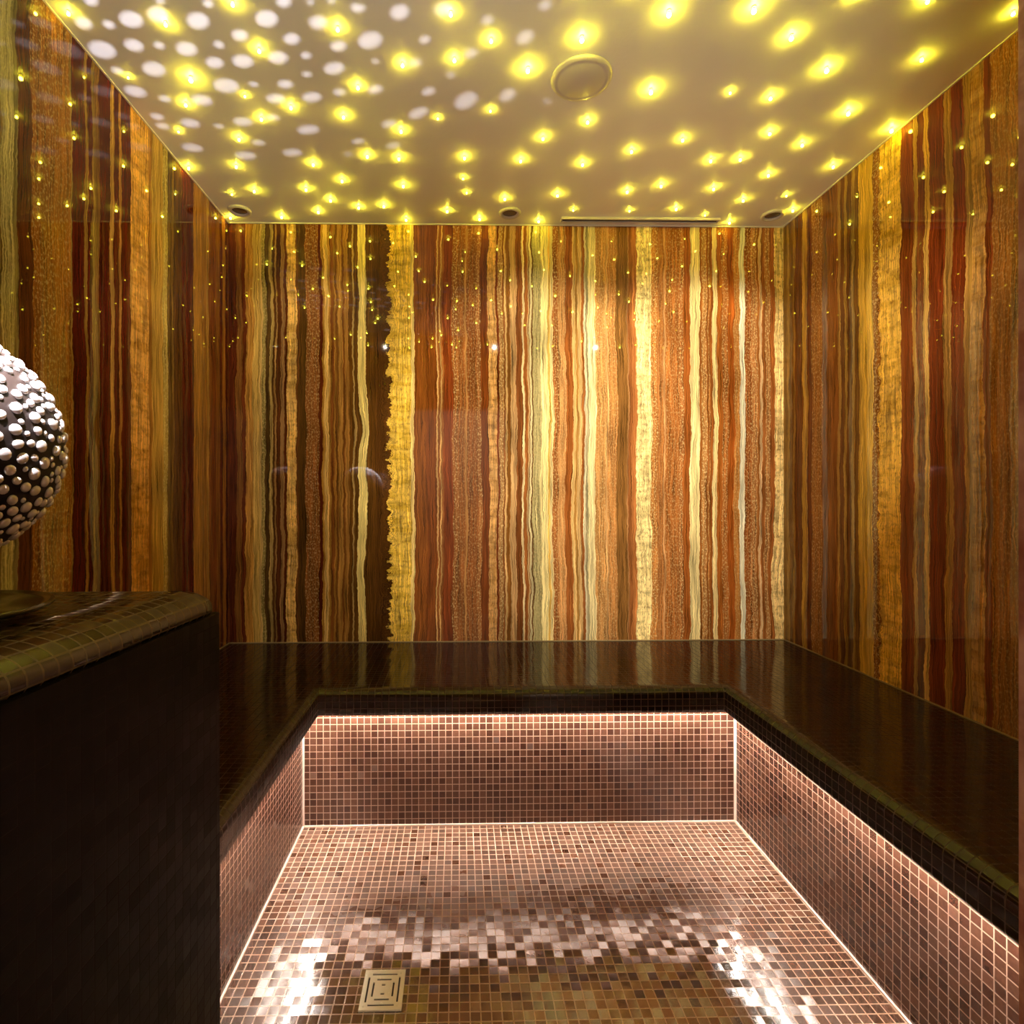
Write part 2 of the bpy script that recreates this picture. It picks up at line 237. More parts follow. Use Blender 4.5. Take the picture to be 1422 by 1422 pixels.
    c3 = s.mix(s.math('MULTIPLY', s.math('MULTIPLY', dk, s.math('MINIMUM', alpha, .5)), 1.2, clamp=True), col2, dark)
    c3 = s.mix(spk, c3, cream)
    bl = s.noise(s.comb(s.math('MULTIPLY', u, 7), s.math('MULTIPLY', z, 26), 4.), 1., 4., .6)
    bk = s.math('MULTIPLY', s.smooth(bl, .40, .56), isb)
    def own(k, sc_, add):
        v_ = s.n('ShaderNodeVectorMath', operation='MULTIPLY_ADD'); s.l(k, v_.inputs[0]); v_.inputs[1].default_value = (sc_,)*3; v_.inputs[2].default_value = add; return v_.outputs[0]
    c4 = s.mix(s.math('MULTIPLY', bk, .85), c3, own(c3, 1.25, (.05, .05, .035)))
    bd = s.math('MULTIPLY', s.smooth(s.noise(s.comb(s.math('MULTIPLY', u, 22), s.math('MULTIPLY', z, 30), 14.), 1., 3.), .52, .64), isb)
    c4 = s.mix(s.math('MULTIPLY', bd, .6), c4, own(c4, .55, (0., 0., 0.)))
    s.bsdf(Base_Color=c4, Roughness=.014, Specular_IOR_Level=.5)
    return s.m

def tiles(name, c1, c2, grout, rough=.3, gr_rough=.6, mortar=.0016, wet=False, size=.025, tilt=.02, bump=.4, spec=.5, coat=0.):
    s = NT(name)
    tc = s.n('ShaderNodeTexCoord'); uv = tc.outputs['UV']
    br = s.n('ShaderNodeTexBrick', offset=0., offset_frequency=1, squash=1., squash_frequency=1)
    s.l(uv, br.inputs['Vector'])
    for k, v in (('Scale', 1.), ('Mortar Size', mortar), ('Mortar Smooth', .15), ('Bias', 0.), ('Brick Width', size), ('Row Height', size)):
        br.inputs[k].default_value = v
    br.inputs['Color1'].default_value = (*c1, 1); br.inputs['Color2'].default_value = (*c2, 1); br.inputs['Mortar'].default_value = (*grout, 1)
    fac = br.outputs['Fac']
    # one random tilt per tile
    sn = s.n('ShaderNodeVectorMath', operation='SCALE'); s.l(uv, sn.inputs[0]); sn.inputs[3].default_value = 1/size
    fl = s.n('ShaderNodeVectorMath', operation='FLOOR'); s.l(sn.outputs[0], fl.inputs[0])
    wn = s.n('ShaderNodeTexWhiteNoise', noise_dimensions='3D'); s.l(fl.outputs[0], wn.inputs['Vector'])
    mot = s.noise(tc.outputs['Object'], 140., 3.)
    sc = s.n('ShaderNodeVectorMath', operation='SCALE'); s.l(br.outputs['Color'], sc.inputs[0])
    s.l(s.math('ADD', s.math('MULTIPLY', mot, .7), .65), sc.inputs[3])
    ctr = s.n('ShaderNodeVectorMath', operation='SUBTRACT'); s.l(wn.outputs['Color'], ctr.inputs[0]); ctr.inputs[1].default_value = (.5, .5, .5)
    tl = s.n('ShaderNodeVectorMath', operation='SCALE'); s.l(ctr.outputs[0], tl.inputs[0]); tl.inputs[3].default_value = tilt
    ge = s.n('ShaderNodeNewGeometry')
    ad = s.n('ShaderNodeVectorMath', operation='ADD'); s.l(ge.outputs['Normal'], ad.inputs[0]); s.l(tl.outputs[0], ad.inputs[1])
    nn = s.n('ShaderNodeVectorMath', operation='NORMALIZE'); s.l(ad.outputs[0], nn.inputs[0])
    rr = s.math('ADD', s.math('MULTIPLY', fac, gr_rough-rough), rough)
    rr = s.math('ADD', rr, s.math('MULTIPLY', s.math('SUBTRACT', wn.outputs['Value'], .5), rough*.5))
    hgt = s.math('SUBTRACT', 1., fac)
    bp = s.n('ShaderNodeBump'); bp.inputs['Distance'].default_value = .0012; bp.inputs['Strength'].default_value = bump
    wav = s.noise(tc.outputs['Object'], 55., 2.)
    s.l(s.math('ADD', hgt, s.math('MULTIPLY', wav, .5)), bp.inputs['Height']); s.l(nn.outputs[0], bp.inputs['Normal'])
    b = s.bsdf(Base_Color=sc.outputs[0], Roughness=rr, Specular_IOR_Level=spec, Coat_Weight=coat, Coat_Roughness=.08)
    s.l(bp.outputs[0], b.inputs['Normal'])
    if wet:
        sp = s.n('ShaderNodeSeparateXYZ'); s.l(tc.outputs['Object'], sp.inputs[0])
        big = s.noise(tc.outputs['Object'], 2.6, 4., .6)
        v = s.math('ADD', s.math('MULTIPLY', s.math('SUBTRACT', 1.76, sp.outputs[1]), 1.7), s.math('MULTIPLY', s.math('SUBTRACT', big, .5), 1.3))
        wm = s.smooth(v, .0, .35)
        s.l(s.math('ADD', s.math('MULTIPLY', rr, s.math('SUBTRACT', 1., wm)), s.math('MULTIPLY', wm, .13)), b.inputs['Roughness'])
        b.inputs['Specular IOR Level'].default_value = 1.
        dk = s.n('ShaderNodeVectorMath', operation='SCALE'); s.l(sc.outputs[0], dk.inputs[0])
        s.l(s.math('SUBTRACT', 1., s.math('MULTIPLY', wm, .35)), dk.inputs[3]); s.l(dk.outputs[0], b.inputs['Base Color'])
        film = s.smooth(v, .15, .6)
        s.put(b.inputs['Coat Weight'], film); b.inputs['Coat Roughness'].default_value = .10; b.inputs['Coat IOR'].default_value = 2.0
        cb = s.n('ShaderNodeBump'); cb.inputs['Strength'].default_value = .22; cb.inputs['Distance'].default_value = .0015
        s.l(s.math('ADD', s.math('MULTIPLY', s.noise(tc.outputs['Object'], 38., 3.), 1.), s.math('MULTIPLY', hgt, .25)), cb.inputs['Height'])
        s.l(nn.outputs[0], cb.inputs['Normal'])
        s.l(cb.outputs[0], b.inputs['Coat Normal'])
    return s.m

def ceiling_mat():
    s = NT('ceiling_lacquer')
    tc = s.n('ShaderNodeTexCoord')
    a = s.noise(tc.outputs['Object'], 3., 4.)
    c = s.mix(a, (.82, .80, .75), (.90, .88, .83))
    b = s.bsdf(Base_Color=c, Roughness=.30, Specular_IOR_Level=.5)
    bp = s.n('ShaderNodeBump'); bp.inputs['Strength'].default_value = .25; bp.inputs['Distance'].default_value = .002
    s.l(s.math('ADD', s.noise(tc.outputs['Object'], 70., 3.), s.math('MULTIPLY', s.noise(tc.outputs['Object'], 12., 2.), 1.5)), bp.inputs['Height'])
    s.l(bp.outputs[0], b.inputs['Normal'])
    return s.m

GAIN = 1.0
M_back = stone('onyx_back', BACK, 0, 1, GAIN*.95, teeth=[(-.335, .026, .17), (.865, .02, .04)], kinks=[(-.455, CAMZ+.34, .04, .09, -.020), (-.455, CAMZ-.35, .03, .16, .012), (1.53, CAMZ-.42, .05, .16, .03)])
M_right = stone('onyx_right', RIGHT, 1, -1, GAIN*1.0, teeth=[(RIGHT[20][0], .02, .05)])
M_left = stone('onyx_left', LEFT, 1, 1, GAIN*1.35)
M_ceil = ceiling_mat()
T_A, T_B, T_G = (.085, .034, .018), (.19, .085, .050), (.64, .45, .33)
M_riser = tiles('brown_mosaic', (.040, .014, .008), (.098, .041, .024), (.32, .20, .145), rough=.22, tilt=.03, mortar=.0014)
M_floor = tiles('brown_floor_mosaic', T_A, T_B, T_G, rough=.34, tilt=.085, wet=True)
M_seat = tiles('dark_mosaic', (.013, .005, .0045), (.020, .008, .0065), (.034, .016, .013), rough=.10, gr_rough=.3, mortar=.001, tilt=.006, bump=.15, spec=.32)
M_nose = tiles('dark_edge_mosaic', (.010, .0045, .004), (.018, .008, .006), (.055, .03, .022), rough=.18, mortar=.0013, tilt=.05, spec=.4, coat=.15)
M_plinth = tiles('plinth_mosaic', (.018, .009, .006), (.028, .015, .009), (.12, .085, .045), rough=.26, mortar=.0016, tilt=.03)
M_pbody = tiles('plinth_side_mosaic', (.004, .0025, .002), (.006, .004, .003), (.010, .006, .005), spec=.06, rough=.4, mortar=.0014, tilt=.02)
M_trim = simple('cream_silicone', (.80, .62, .52), .35)
M_ctrim = simple('pale_ceiling_bead', (.80, .76, .66), .35)
M_steel = simple('brushed_steel', (.95, .94, .78), .25, .1)
M_dark = simple('dark_slot', (.006, .005, .004), .5)
M_white = simple('white_lacquer', (.66, .62, .55), .35)
M_shell = simple('dark_bronze', (.009, .005, .004), .55, 0., spec=.2)
M_bead = simple('pearl_pebble', (.82, .78, .78), .24, .4)
M_plate = simple('dark_dish', (.07, .055, .03), .18, .5)
M_hallw = simple('hall_plaster', (.52, .42, .36), .8)
M_jamb = None

def jamb_mat():
    s = NT('rose_stone_jamb')
    tc = s.n('ShaderNodeTexCoord'); a = s.noise(tc.outputs['Object'], 14., 5., .65)
    b = s.bsdf(Base_Color=s.mix(s.smooth(a, .35, .7), (.28, .09, .05), (.62, .36, .27)), Roughness=.35)
    return s.m
M_jamb = jamb_mat()

def emit(name, col, st):
    s = NT(name)
    e = s.n('ShaderNodeEmission'); e.inputs[0].default_value = (*col, 1); e.inputs[1].default_value = st
    s.l(e.outputs[0], s.out.inputs[0]); return s.m
STAR = (1., .83, .035)
M_star = [emit('star_yellow_%s' % n, STAR, v) for n, v in (('dim', 145.), ('mid', 205.), ('bright', 250.))]
M_led = emit('led_strip_white', (1., .87, .75), 200.)

# ============================ room shell ============================
bm = bmesh.new(); box(bm, XL-.12, XR+.12, YFO-2.6, YW+.12, -.12, 0); box_uv(bm, PL, PY)
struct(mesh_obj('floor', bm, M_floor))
bm = bmesh.new(); box(bm, XL-.12, XR+.12, YFO-2.6, YW+.12, ZC, ZC+.12)
struct(mesh_obj('ceiling', bm, M_ceil))
bm = bmesh.new(); box(bm, XL-.12, XR+.12, YW, YW+.12, 0, ZC)
struct(mesh_obj('wall_back', bm, M_back))
bm = bmesh.new(); box(bm, XL-.12, XL, YF, YW, 0, ZC)
struct(mesh_obj('wall_left', bm, M_left))
bm = bmesh.new(); box(bm, XR, XR+.12, YF, YW, 0, ZC)
struct(mesh_obj('wall_right', bm, M_right))
bm = bmesh.new()
box(bm, XL-.12, DL, YFO, YF, 0, ZC); box(bm, DR, XR+.12, YFO, YF, 0, ZC); box(bm, DL, DR, YFO, YF, DT, ZC)
struct(mesh_obj('wall_front', bm, M_back))
bm = bmesh.new(); box(bm, XL-.12, XL, YFO-2.6, YFO, 0, ZC); struct(mesh_obj('wall_hall_left', bm, M_hallw))
bm = bmesh.new(); box(bm, XR, XR+.12, YFO-2.6, YFO, 0, ZC); struct(mesh_obj('wall_hall_right', bm, M_hallw))
bm = bmesh.new(); box(bm, XL-.12, XR+.12, YFO-2.72, YFO-2.6, 0, ZC); struct(mesh_obj('wall_hall_end', bm, M_hallw))
bm = bmesh.new(); box(bm, DR-.003, DR, YFO-.004, YF+.004, 0, DT); struct(mesh_obj('trim_1', bm, M_jamb))
bm = bmesh.new(); box(bm, DL, DL+.003, YFO-.004, YF+.004, 0, DT); struct(mesh_obj('trim_2', bm, M_jamb))
k = 3
for x0, x1, y0, y1 in ((XL, XR, YW-.005, YW), (XL, XL+.005, YF, YW-.005), (XR-.005, XR, YF, YW-.005)):
    bm = bmesh.new(); box(bm, x0, x1, y0, y1, ZC-.004, ZC); struct(mesh_obj('trim_%d' % k, bm, M_ctrim)); k += 1
# sealing bead along the top of the bench
for x0, x1, y0, y1 in ((XL+.005, XR-.005, YW-.004, YW), (XL, XL+.004, 1.19, YW-.004), (XR-.004, XR, YF, YW-.004)):
    bm = bmesh.new(); box(bm, x0, x1, y0, y1, ZB, ZB+.004); struct(mesh_obj('trim_%d' % k, bm, simple('seal_bead_%d' % k, (.30, .22, .10), .3))); k += 1

# ============================ bench ============================
bench = empty('bench', ((PL+PR)/2, PY, 0), 'U-shaped built-in steam-room bench of dark brown mosaic round the sunken floor', 'bench')
e = 0.03
IL, IR, IY = PL+OV, PR-OV, PY-OV      # front line of the nosing
bm = bmesh.new()
ZS = ZB-.035; G_ = .0015      # hairline gap to the walls, hidden by the sealing bead
box(bm, XL+G_, IL-.04, 1.175, YW-G_, ZS, ZB); box(bm, IR+.04, XR-G_, YF+G_, YW-G_, ZS, ZB); box(bm, IL-.04, IR+.04, IY+.04, YW-G_, ZS, ZB)
box_uv(bm, PL, PY)
part('seat', bm, M_seat, bench)
prof = []
R1 = .032
prof.append((.045, ZB-.0003)); prof.append((R1, ZB))
for i in range(1, 9):
    a = math.pi/2*i/8; prof.append((R1-R1*math.sin(a), ZB-R1+R1*math.cos(a)))
ZN = .432; R2 = .016
for i in range(0, 7):
    a = math.pi/2*i/6; prof.append((R2-R2*math.cos(a), ZN+R2-R2*math.sin(a)))
prof.append((.020, ZN)); prof.append((.020, ZN+.03)); prof.append((OV+.002, ZN+.03))
bm = bmesh.new()
sweep(bm, [(IL, 1.152), (IL, IY), (IR, IY), (IR, YF+G_)], [(d, z) for d, z in prof])
part('nosing', bm, M_nose, bench, smooth=True)
for nm, (x0, x1, y0, y1) in (('riser', (PL, PR, PY, PY+.03)), ('riser', (PL-.03, PL, 1.176, PY+.03)), ('riser', (PR, PR+.03, YF+G_, PY+.03))):
    bm = bmesh.new(); box(bm, x0, x1, y0, y1, 0, ZN+.03); box_uv(bm, PL, PY)
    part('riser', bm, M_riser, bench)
for x0, x1, y0, y1, z0, z1 in ((PL, PL+.006, PY-.006, PY, 0, ZN+.02), (PR-.006, PR, PY-.006, PY, 0, ZN+.02),
                               (PL+.006, PR-.006, PY-.006, PY, 0, .005), (PL, PL+.006, 1.176, PY-.006, 0, .005), (PR-.006, PR, YF+.001, PY-.006, 0, .005)):
    bm = bmesh.new(); box(bm, x0, x1, y0, y1, z0, z1)
    o = part('corner_seal', bm, M_trim, bench); o['label'] = 'cream sealing line in the corner of the brown tiles'

# LED strips tucked under the nosing
for nm, b in (('under the nosing of the back bench, above the back tiles', (PL+.03, PR-.03, PY-.054, PY-.042, ZN+.020, ZN+.0295)),
              ('under the nosing of the left bench, beside the dark plinth', (PL+.042, PL+.054, 1.18, PY-.04, ZN+.020, ZN+.0295)),
              ('under the nosing of the right bench', (PR-.054, PR-.042, YF+.02, PY-.04, ZN+.020, ZN+.0295))):
    bm = bmesh.new(); box(bm, *b)
    tag(mesh_obj('led_strip', bm, M_led), 'white light strip tucked ' + nm, 'light strip', 'light strips under the bench')

# ============================ plinth ============================
PZ = 1.022
plinth = empty('plinth', (-.8, .8, 0), 'tall dark mosaic plinth with a rounded tiled edge at the left wall', 'plinth')
poly = [(XL, 1.165), (-.515, 1.165), (-.493, 1.143), (-.535, YF), (XL, YF)]
rear_x = -.50
bm = bmesh.new()
inn = [(XL+G_, 1.150), (-.497, 1.150), (-.489, 1.140), (-.520, YF+G_), (XL+G_, YF+G_)]
b0 = [bm.verts.new((x, y, 0)) for x, y in inn]; b1 = [bm.verts.new((x, y, PZ-.05)) for x, y in inn]
bm.faces.new(b0[::-1]); bm.faces.new(b1)
for i in range(5): bm.faces.new((b0[i], b0[(i+1) % 5], b1[(i+1) % 5], b1[i]))
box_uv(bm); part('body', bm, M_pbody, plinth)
# rounded tiled edge: elliptical section, swept along the rear and the room side
A, B = .075, .036
pr = [(A+.002, PZ-.0004)]
for i in range(0, 11):
    a = math.pi/2*i/10; pr.append((A-A*math.sin(a), PZ-B+B*math.cos(a)))
pr += [(0, PZ-B-.008), (.006, PZ-B-.016), (.03, PZ-B-.016)]
bm = bmesh.new()
sweep(bm, [(-.527, YF+G_), (-.498, 1.10), (-.501, 1.135), (-.520, 1.158), (-.555, 1.168), (XL+G_, 1.168)], pr)
part('rounded_edge', bm, M_plinth, plinth, smooth=True)
bm = bmesh.new()
tp = [(XL+G_, 1.168-A), (-.59, 1.168-A), (-.503-A, 1.09), (-.532-A, YF+G_), (XL+G_, YF+G_)]
t0 = [bm.verts.new((x, y, PZ-.04)) for x, y in tp]; t1 = [bm.verts.new((x, y, PZ-.0004)) for x, y in tp]
bm.faces.new(t0[::-1]); bm.faces.new(t1)
for i in range(5): bm.faces.new((t0[i], t0[(i+1) % 5], t1[(i+1) % 5], t1[i]))
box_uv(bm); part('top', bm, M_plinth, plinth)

# ============================ pebbled globe with added bulb ============================
GX, GY, GZ, GR = -.785, .81, CAMZ+.082, .178
globe = empty('pebble_globe', (GX, GY, PZ), 'globe studded with pearly pebbles, with added bulb and openings, standing on the dark plinth', 'lamp')
C0 = Vector((GX, GY, GZ))
bm = bmesh.new()
bmesh.ops.create_icosphere(bm, subdivisions=5, radius=GR)
bm2 = bmesh.new(); bmesh.ops.create_icosphere(bm2, subdivisions=4, radius=GR-.003)
bmesh.ops.reverse_faces(bm2, faces=bm2.faces)
tmp = bpy.data.meshes.new('t'); bm2.to_mesh(tmp); bm2.free(); bm.from_mesh(tmp); bpy.data.meshes.remove(tmp)
holes = []
for h in HOLES:  # openings added to the shell, shaped to cast the oval ceiling spots
    v, d1, d2 = Vector(h[:3]), Vector(h[3:6]), Vector(h[6:9]); holes.append((v.normalized(), max(d1.length, d2.length), d1, d2))
n_frame = len(holes)
tries = 0
while len(holes) < n_frame+26 and tries < 900:      # more openings on the side of the dome away from the photographed ceiling
    tries += 1
    v = Vector((random.uniform(-.5, .75), random.uniform(-.7, .25), random.uniform(.8, 1))).normalized()
    a = random.choice((.012, .018, .024))
    if all(v.angle(h[0]) > a+h[1]+.03 for h in holes):
        d1 = v.orthogonal().normalized()*a; holes.append((v, a, d1, v.cross(d1)*.7))
cut = bmesh.new()
for v, a, d1, d2 in holes:
    rg = []
    for k in (.93, 1.07):
        rg.append([cut.verts.new((v+d1*math.cos(t)+d2*math.sin(t))*GR*k) for t in [2*math.pi*i/20 for i in range(20)]])
    cut.faces.new(rg[0]); cut.faces.new(rg[1][::-1])
    for i in range(20): cut.faces.new((rg[0][i], rg[0][(i+1) % 20], rg[1][(i+1) % 20], rg[1][i]))
bmesh.ops.recalc_face_normals(cut, faces=cut.faces)
holes = [(h[0], h[1]) for h in holes]
shell_o = mesh_obj('shell', bm, M_shell, keep=True); cut_o = mesh_obj('cut', cut, M_shell, keep=True)
md = shell_o.modifiers.new('b', 'BOOLEAN'); md.object = cut_o; md.operation = 'DIFFERENCE'; md.solver = 'EXACT'; md.use_self = True
dg = bpy.context.evaluated_depsgraph_get()
me = bpy.data.meshes.new_from_object(shell_o.evaluated_get(dg))
shell_o.modifiers.clear(); shell_o.data = me
bpy.data.objects.remove(cut_o)
for p in me.polygons: p.use_smooth = True
shell_o.parent = globe; shell_o.location = (0, 0, GZ-PZ)
# pebbles
dirs = []
def far(v, a, gap):
    for w, b in dirs:
        if v.dot(w) > math.cos(min(3., a+b+gap)): return False
    for w, b in holes:
        if v.dot(w) > math.cos(a*.8+b+.004): return False
    return True
for size, want, tr in ((.0088, 330, 5000), (.0068, 420, 6000), (.0042, 700, 9000)):
    got = 0
    for _ in range(tr):
        if got >= want: break
        v = Vector((random.gauss(0, 1), random.gauss(0, 1), random.gauss(0, 1)))
        if v.length < .1: continue
        v.normalize()
        if v.z < -.88: continue
        s_ = size*random.uniform(.86, 1.12)/GR
        if far(v, s_, .012): dirs.append((v, s_)); got += 1
ico = bmesh.new(); bmesh.ops.create_icosphere(ico, subdivisions=2, radius=1.)
ibase = bpy.data.meshes.new('pebble'); ico.to_mesh(ibase); ico.free(); ibase.materials.append(M_bead)
for p in ibase.polygons: p.use_smooth = True
campos = Vector((0, 0, CAMZ))
def seen(v):
    p = C0+v*GR; t = (campos-p).normalized()
    return v.dot(t) > .05 and p.x/p.y > -.835
vis = sorted([d for d in dirs if seen(d[0])], key=lambda d: -d[1]*max(.2, d[0].dot((campos-C0).normalized())))
keep = set(id(d) for d in vis[:100])
rest = bmesh.new()
def bead_mat(v, s_):
    q = v.to_track_quat('Z', 'Y').to_matrix().to_4x4()
    el = random.uniform(.92, 1.1)
    return Matrix.Translation(v*(GR+s_*GR*.10)) @ q @ Matrix.Rotation(random.uniform(0, 3), 4, 'Z') @ Matrix.Diagonal((s_*GR*el, s_*GR/el, s_*GR*.62, 1))
for d in dirs:
    m = bead_mat(*d)
    if id(d) in keep:
        o = bpy.data.objects.new('pebble', ibase); COL.objects.link(o); o.parent = globe
        o.matrix_local = Matrix.Translation((0, 0, GZ-PZ)) @ m
    else:
        t_ = rest.verts[:]; n0 = len(rest.verts)
        rest.from_mesh(ibase)
        rest.verts.ensure_lookup_table()
        for vv in rest.verts[n0:]: vv.co = m @ vv.co
for f in rest.faces: f.smooth = True
ro = mesh_obj('pebbles', rest, M_bead, globe, keep=True, smooth=True); ro.location = (0, 0, GZ-PZ); ro['kind'] = 'stuff'
bm = bmesh.new(); disc_profile(bm, [(0, .001), (.09, .001), (.10, .008), (.160, .016), (.166, .021), (.164, .025), (.150, .021), (.06, .015), (.045, .03), (.04, .06), (.05, .075), (0, .075)], (0, 0, 0), 64)
mesh_obj('dish_base', bm, M_plate, globe, smooth=True)
bm = bmesh.new(); disc_profile(bm, [(.058, .074), (.074, .080), (.080, .090), (.078, .102), (.070, .100), (.066, .088), (.058, .074)], (0, 0, 0), 64)
mesh_obj('collar', bm, M_steel, globe, smooth=True)

# ============================ floor drain ============================
dx0, dx1, dy0, dy1 = -.2385, -.1375, 1.3035, 1.4155
drain = empty('floor_drain', ((dx0+dx1)/2, (dy0+dy1)/2, 0), 'square pale metal floor drain with nested slots, set in the brown mosaic', 'drain')
bm = bmesh.new(); box(bm, dx0, dx1, dy0, dy1, .0002, .0012); part('sump', bm, M_dark, drain)
bm = bmesh.new()
W = .006
box(bm, dx0, dx1, dy0, dy0+W, .0002, .005); box(bm, dx0, dx1, dy1-W, dy1, .0002, .005)
box(bm, dx0, dx0+W, dy0+W, dy1-W, .0002, .005); box(bm, dx1-W, dx1, dy0+W, dy1-W, .0002, .005)
part('frame', bm, M_steel, drain)
# grate: nested square rings of slots; cells that are metal are built, slots left open
N = 20
cx0, cx1, cy0, cy1 = dx0+W, dx1-W, dy0+W, dy1-W
def slot(i, j):
    a, b = i-(N-1)/2, j-(N-1)/2
    r = max(abs(a), abs(b))
    for rr, L in ((8.5, 6.6), (5.5, 3.6), (2.5, 1.1)):
        if abs(r-rr) < .6:
            m = min(abs(a), abs(b))
            if rr == 2.5 and abs(a) > abs(b): return False
            if m < L: return True
    return False
bm = bmesh.new()
for j in range(N):
    i = 0
    while i < N:
        if slot(i, j): i += 1; continue
        i0 = i
        while i < N and not slot(i, j): i += 1
        box(bm, cx0+(cx1-cx0)*i0/N, cx0+(cx1-cx0)*i/N, cy0+(cy1-cy0)*j/N, cy0+(cy1-cy0)*(j+1)/N, .0022, .0046)
part('grate', bm, M_steel, drain)
for i, j in ((1.2, 1.2), (24.8, 1.2), (1.2, 24.8), (24.8, 24.8)):
    bm = bmesh.new()
    x, y = cx0+(cx1-cx0)*i/26, cy0+(cy1-cy0)*j/26
    disc_profile(bm, [(0, .0056), (.0022, .0054), (.0028, .0046)], (x, y, 0), 16)
    part('screw', bm, M_steel, drain, smooth=True)

# ============================ ceiling fittings ============================
bm = bmesh.new()
disc_profile(bm, [(0, -.011), (.070, -.011), (.074, -.009), (.078, -.010), (.088, -.008), (.0925, -.003), (.093, 0), (0, 0)], (0, 0, 0), 64)
o = mesh_obj('access_cover', bm, M_white, smooth=True); o.location = (.379, 1.705, ZC)
tag(o, 'large round white cover plate on the ceiling among the star lights', 'ceiling cover')
for nm, x in (('at the left end of the back wall', -.982), ('just left of the long slot vent', .232), ('in the far right corner of the ceiling', 1.435)):
    r = empty('recessed_spotlight', (x, 2.509, ZC), 'small round recessed ceiling spotlight, unlit, ' + nm, 'spotlight', 'recessed spotlights along the back of the ceiling')
    bm = bmesh.new(); disc_profile(bm, [(.032, -.002), (.036, -.009), (.044, -.010), (.049, -.006), (.050, 0), (.032, 0), (.032, -.002)], (0, 0, 0), 48)
    mesh_obj('bezel', bm, M_white, r, smooth=True)
    bm = bmesh.new(); disc_profile(bm, [(0, -.003), (.026, -.003), (.032, -.0015), (.032, -.0005), (0, -.0005)], (0, 0, 0), 40)
    mesh_obj('lens', bm, simple('smoked_lens', (.10, .08, .05), .2), r, smooth=True)
vent = empty('slot_vent', (.842, 2.56, ZC), 'long narrow slot vent in the ceiling above the right half of the back wall', 'vent')
bm = bmesh.new(); box(bm, .474, 1.210, 2.541, 2.549, ZC-.010, ZC); box(bm, .474, 1.210, 2.575, 2.581, ZC-.007, ZC); box(bm, .474, .480, 2.549, 2.575, ZC-.010, ZC); box(bm, 1.204, 1.210, 2.549, 2.575, ZC-.010, ZC)
part('frame', bm, M_white, vent)
bm = bmesh.new(); box(bm, .480, 1.204, 2.549, 2.575, ZC-.003, ZC-.0005); part('slot', bm, simple('vent_shadow_slot', (.05, .035, .02), .5), vent)

# star lights: a glowing glass tip on a short stem
def star_mesh(name, r, h, mat):
    bm = bmesh.new()
    disc_profile(bm, [(.0045, 0), (.0045, -.0025), (.0016, -.003), (.0016, -h+r*.8)], (0, 0, 0), 12, mi=0)
    ring = [(r*math.sin(a), -h+r*math.cos(a)) for a in [math.pi*i/8 for i in range(1, 8)]]
    disc_profile(bm, [(0, -h+r)]+ring+[(0, -h-r)], (0, 0, 0), 12, mi=1)
    me = bpy.data.meshes.new(name); bmesh.ops.recalc_face_normals(bm, faces=bm.faces); bm.to_mesh(me); bm.free()
    me.materials.append(M_white); me.materials.append(mat)
    return me
SM = [star_mesh('star_s', .0036, .0085, M_star[0]), star_mesh('star_m', .0044, .0098, M_star[1]), star_mesh('star_l', .0050, .0110, M_star[2])]
rows = [(2.45, 'in the row nearest the back wall'), (2.2, 'in the second row from the back wall'), (2.0, 'in the third row from the back wall'),
        (1.8, 'in the middle of the ceiling'), (1.62, 'in the second row from the top'), (0, 'in the row at the top')]
ORD = ['first', 'second', 'third', 'fourth', 'fifth', 'sixth', 'seventh', 'eighth', 'ninth', 'tenth', 'eleventh', 'twelfth', 'thirteenth', 'fourteenth',
       'fifteenth', 'sixteenth', 'seventeenth', 'eighteenth', 'nineteenth', 'twentieth', 'twenty-first', 'twenty-second', 'twenty-third', 'twenty-fourth']
byrow = {}
for x, y, s_ in STARS:
    k = next(i for i, (t, _) in enumerate(rows) if y >= t); byrow.setdefault(k, []).append((x, y, s_))
for k, lst in byrow.items():
    lst.sort(key=lambda p: p[0]/p[1])
    for n, (x, y, s_) in enumerate(lst):
        x = max(XL+.008, min(XR-.008, x)); y = min(YW-.010, y)
        o = bpy.data.objects.new('star_light', SM[0 if s_ < .85 else 2 if s_ > 1.15 else 1]); COL.objects.link(o)
        o.location = (x, y, ZC); o.scale = (max(.8, min(1.25, s_**.5)),)*3
        size = 'faint yellow' if s_ < .85 else 'large bright yellow' if s_ > 1.15 else 'yellow'
        tag(o, '%s star light, %s from left %s' % (size, ORD[n], rows[k][1]), 'ceiling light', 'star lights in the ceiling')
pts = [(x, y) for x, y, _ in STARS]
c = 0
while c < 42:      # the stars go on over the part of the ceiling above and behind the doorway side; the polished stone mirrors them
    x, y = random.uniform(XL+.06, XR-.06), random.uniform(YF+.05, 1.62)
    # keep clear of the ceiling the photograph shows
    if y > 1.42 and -.9*y < x < 1.0*y: continue
    if all((x-a)**2+(y-b)**2 > .0075 for a, b in pts):
        pts.append((x, y)); c += 1
        o = bpy.data.objects.new('star_light', SM[random.choice((0, 1, 1, 2))]); COL.objects.link(o); o.location = (x, y, ZC)
        tag(o, 'yellow star light on the ceiling towards the doorway, outside the picture', 'ceiling light', 'star lights above the doorway side')

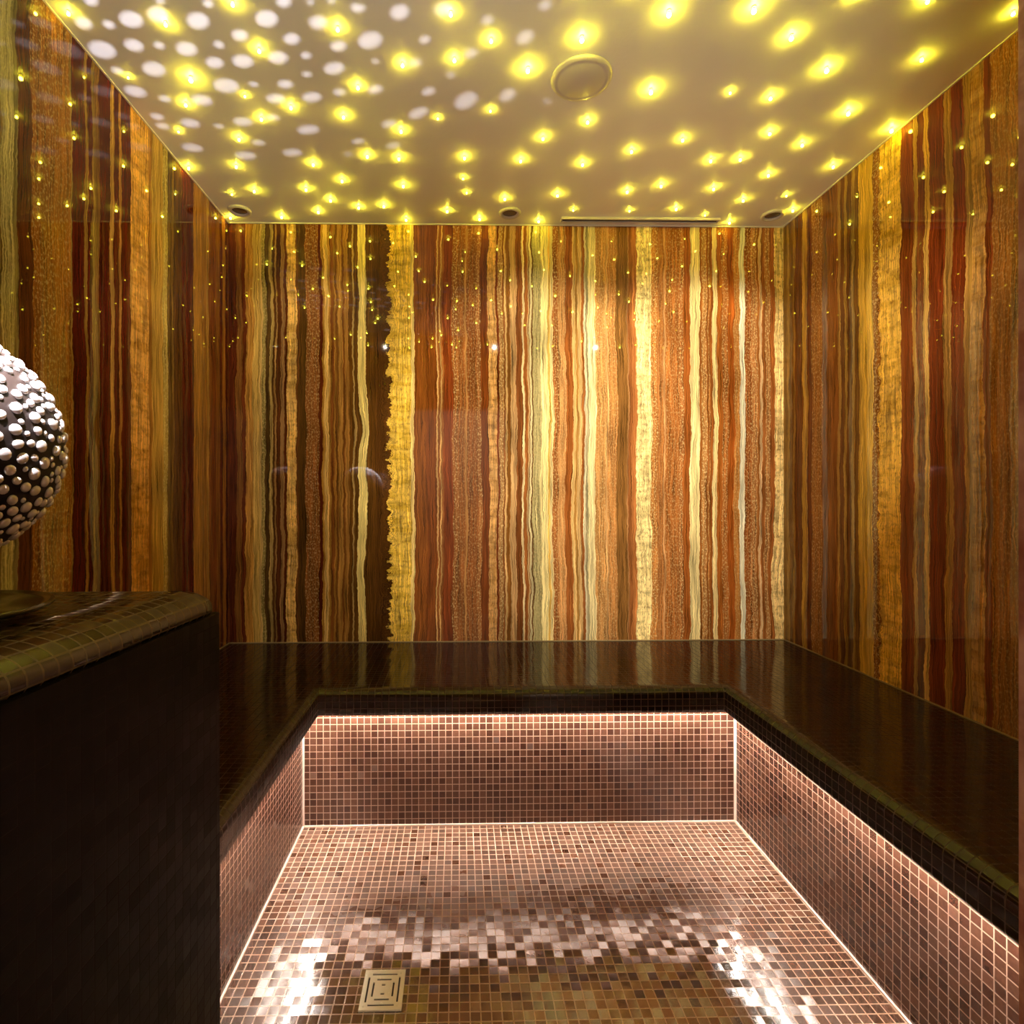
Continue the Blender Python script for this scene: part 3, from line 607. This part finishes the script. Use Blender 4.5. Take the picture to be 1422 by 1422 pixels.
# ============================ lights ============================
def area(name, loc, target, size, power, col, shape='DISK', size_y=None):
    d = bpy.data.lights.new(name, 'AREA'); d.shape = shape; d.size = size; d.energy = power; d.color = col
    if size_y: d.size_y = size_y
    o = bpy.data.objects.new(name, d); COL.objects.link(o); o.location = loc
    o.rotation_euler = (Vector(target)-Vector(loc)).to_track_quat('-Z', 'Y').to_euler(); return o
def spot(name, loc, target, power, col, ang, blend, soft):
    d = bpy.data.lights.new(name, 'SPOT'); d.energy = power; d.color = col; d.spot_size = math.radians(ang); d.spot_blend = blend; d.shadow_soft_size = soft
    o = bpy.data.objects.new(name, d); COL.objects.link(o); o.location = loc
    o.rotation_euler = (Vector(target)-Vector(loc)).to_track_quat('-Z', 'Y').to_euler(); return o
for x, tx, k_ in ((-.62, -.62, .75), (.30, .38, .95), (1.16, 1.08, 1.15)):      # added unseen spots under the ceiling by the doorway, brightening the back wall
    spot('added_wall_fill', (x, .56, ZC-.012), (tx, YW, 1.42), WASH_W*k_, (1., .90, .74), 46, .45, .004)
for x in (-.82, .82):      # added unseen spots low in the hall, lifting the room's ceiling
    spot('added_ceiling_fill', (x, -.80, .85), (-x*.15, 1.75, ZC), UP_W, (1., .93, .76), 46, .6, .38)
area('hall_ceiling_lamp', (.1, -1.2, 2.45), (.1, -2.0, 1.1), .5, 65., (1., .80, .62))
d = bpy.data.lights.new('added_globe_bulb', 'POINT'); d.energy = BULB_W; d.color = (.90, .86, 1.); d.shadow_soft_size = .0011  # bulb added inside the globe to throw the oval spots through its openings
o = bpy.data.objects.new('added_globe_bulb', d); COL.objects.link(o); o.location = (GX, GY, GZ)
spot('plinth_downlight', (-.56, .43, 2.12), (GX+.005, GY, GZ), SPOT_W*.62, (1., .93, .95), 22, .4, .02)
w = bpy.data.worlds.new('world'); w.use_nodes = True; scene.world = w
w.node_tree.nodes['Background'].inputs[0].default_value = (1, .8, .6, 1); w.node_tree.nodes['Background'].inputs[1].default_value = 0.0

# ============================ camera ============================
cam = bpy.data.cameras.new('camera'); co = bpy.data.objects.new('camera', cam); COL.objects.link(co)
cam.sensor_width = 36; cam.lens = 770/1422*36
cam.shift_x = (711-652.255)/1422; cam.shift_y = -(711-694.854)/1422
cam.clip_start = .02
yaw, pit, roll = 1.92e-2, -9e-4, -1.6e-3
co.matrix_world = Matrix.Translation((0, 0, CAMZ)) @ Matrix.Rotation(-yaw, 4, 'Z') @ Matrix.Rotation(math.pi/2+pit, 4, 'X') @ Matrix.Rotation(roll, 4, 'Z')
scene.camera = co
vs = scene.view_settings
scene.display_settings.display_device = 'sRGB'
vs.view_transform = 'Standard'; vs.look = 'None'; vs.gamma = 1; vs.use_curve_mapping = False; vs.exposure = EXPO
cy = scene.cycles
cy.max_bounces = 8; cy.diffuse_bounces = 4; cy.glossy_bounces = 4; cy.sample_clamp_indirect = 6
cy.caustics_reflective = False; cy.caustics_refractive = False
cy.use_denoising = True
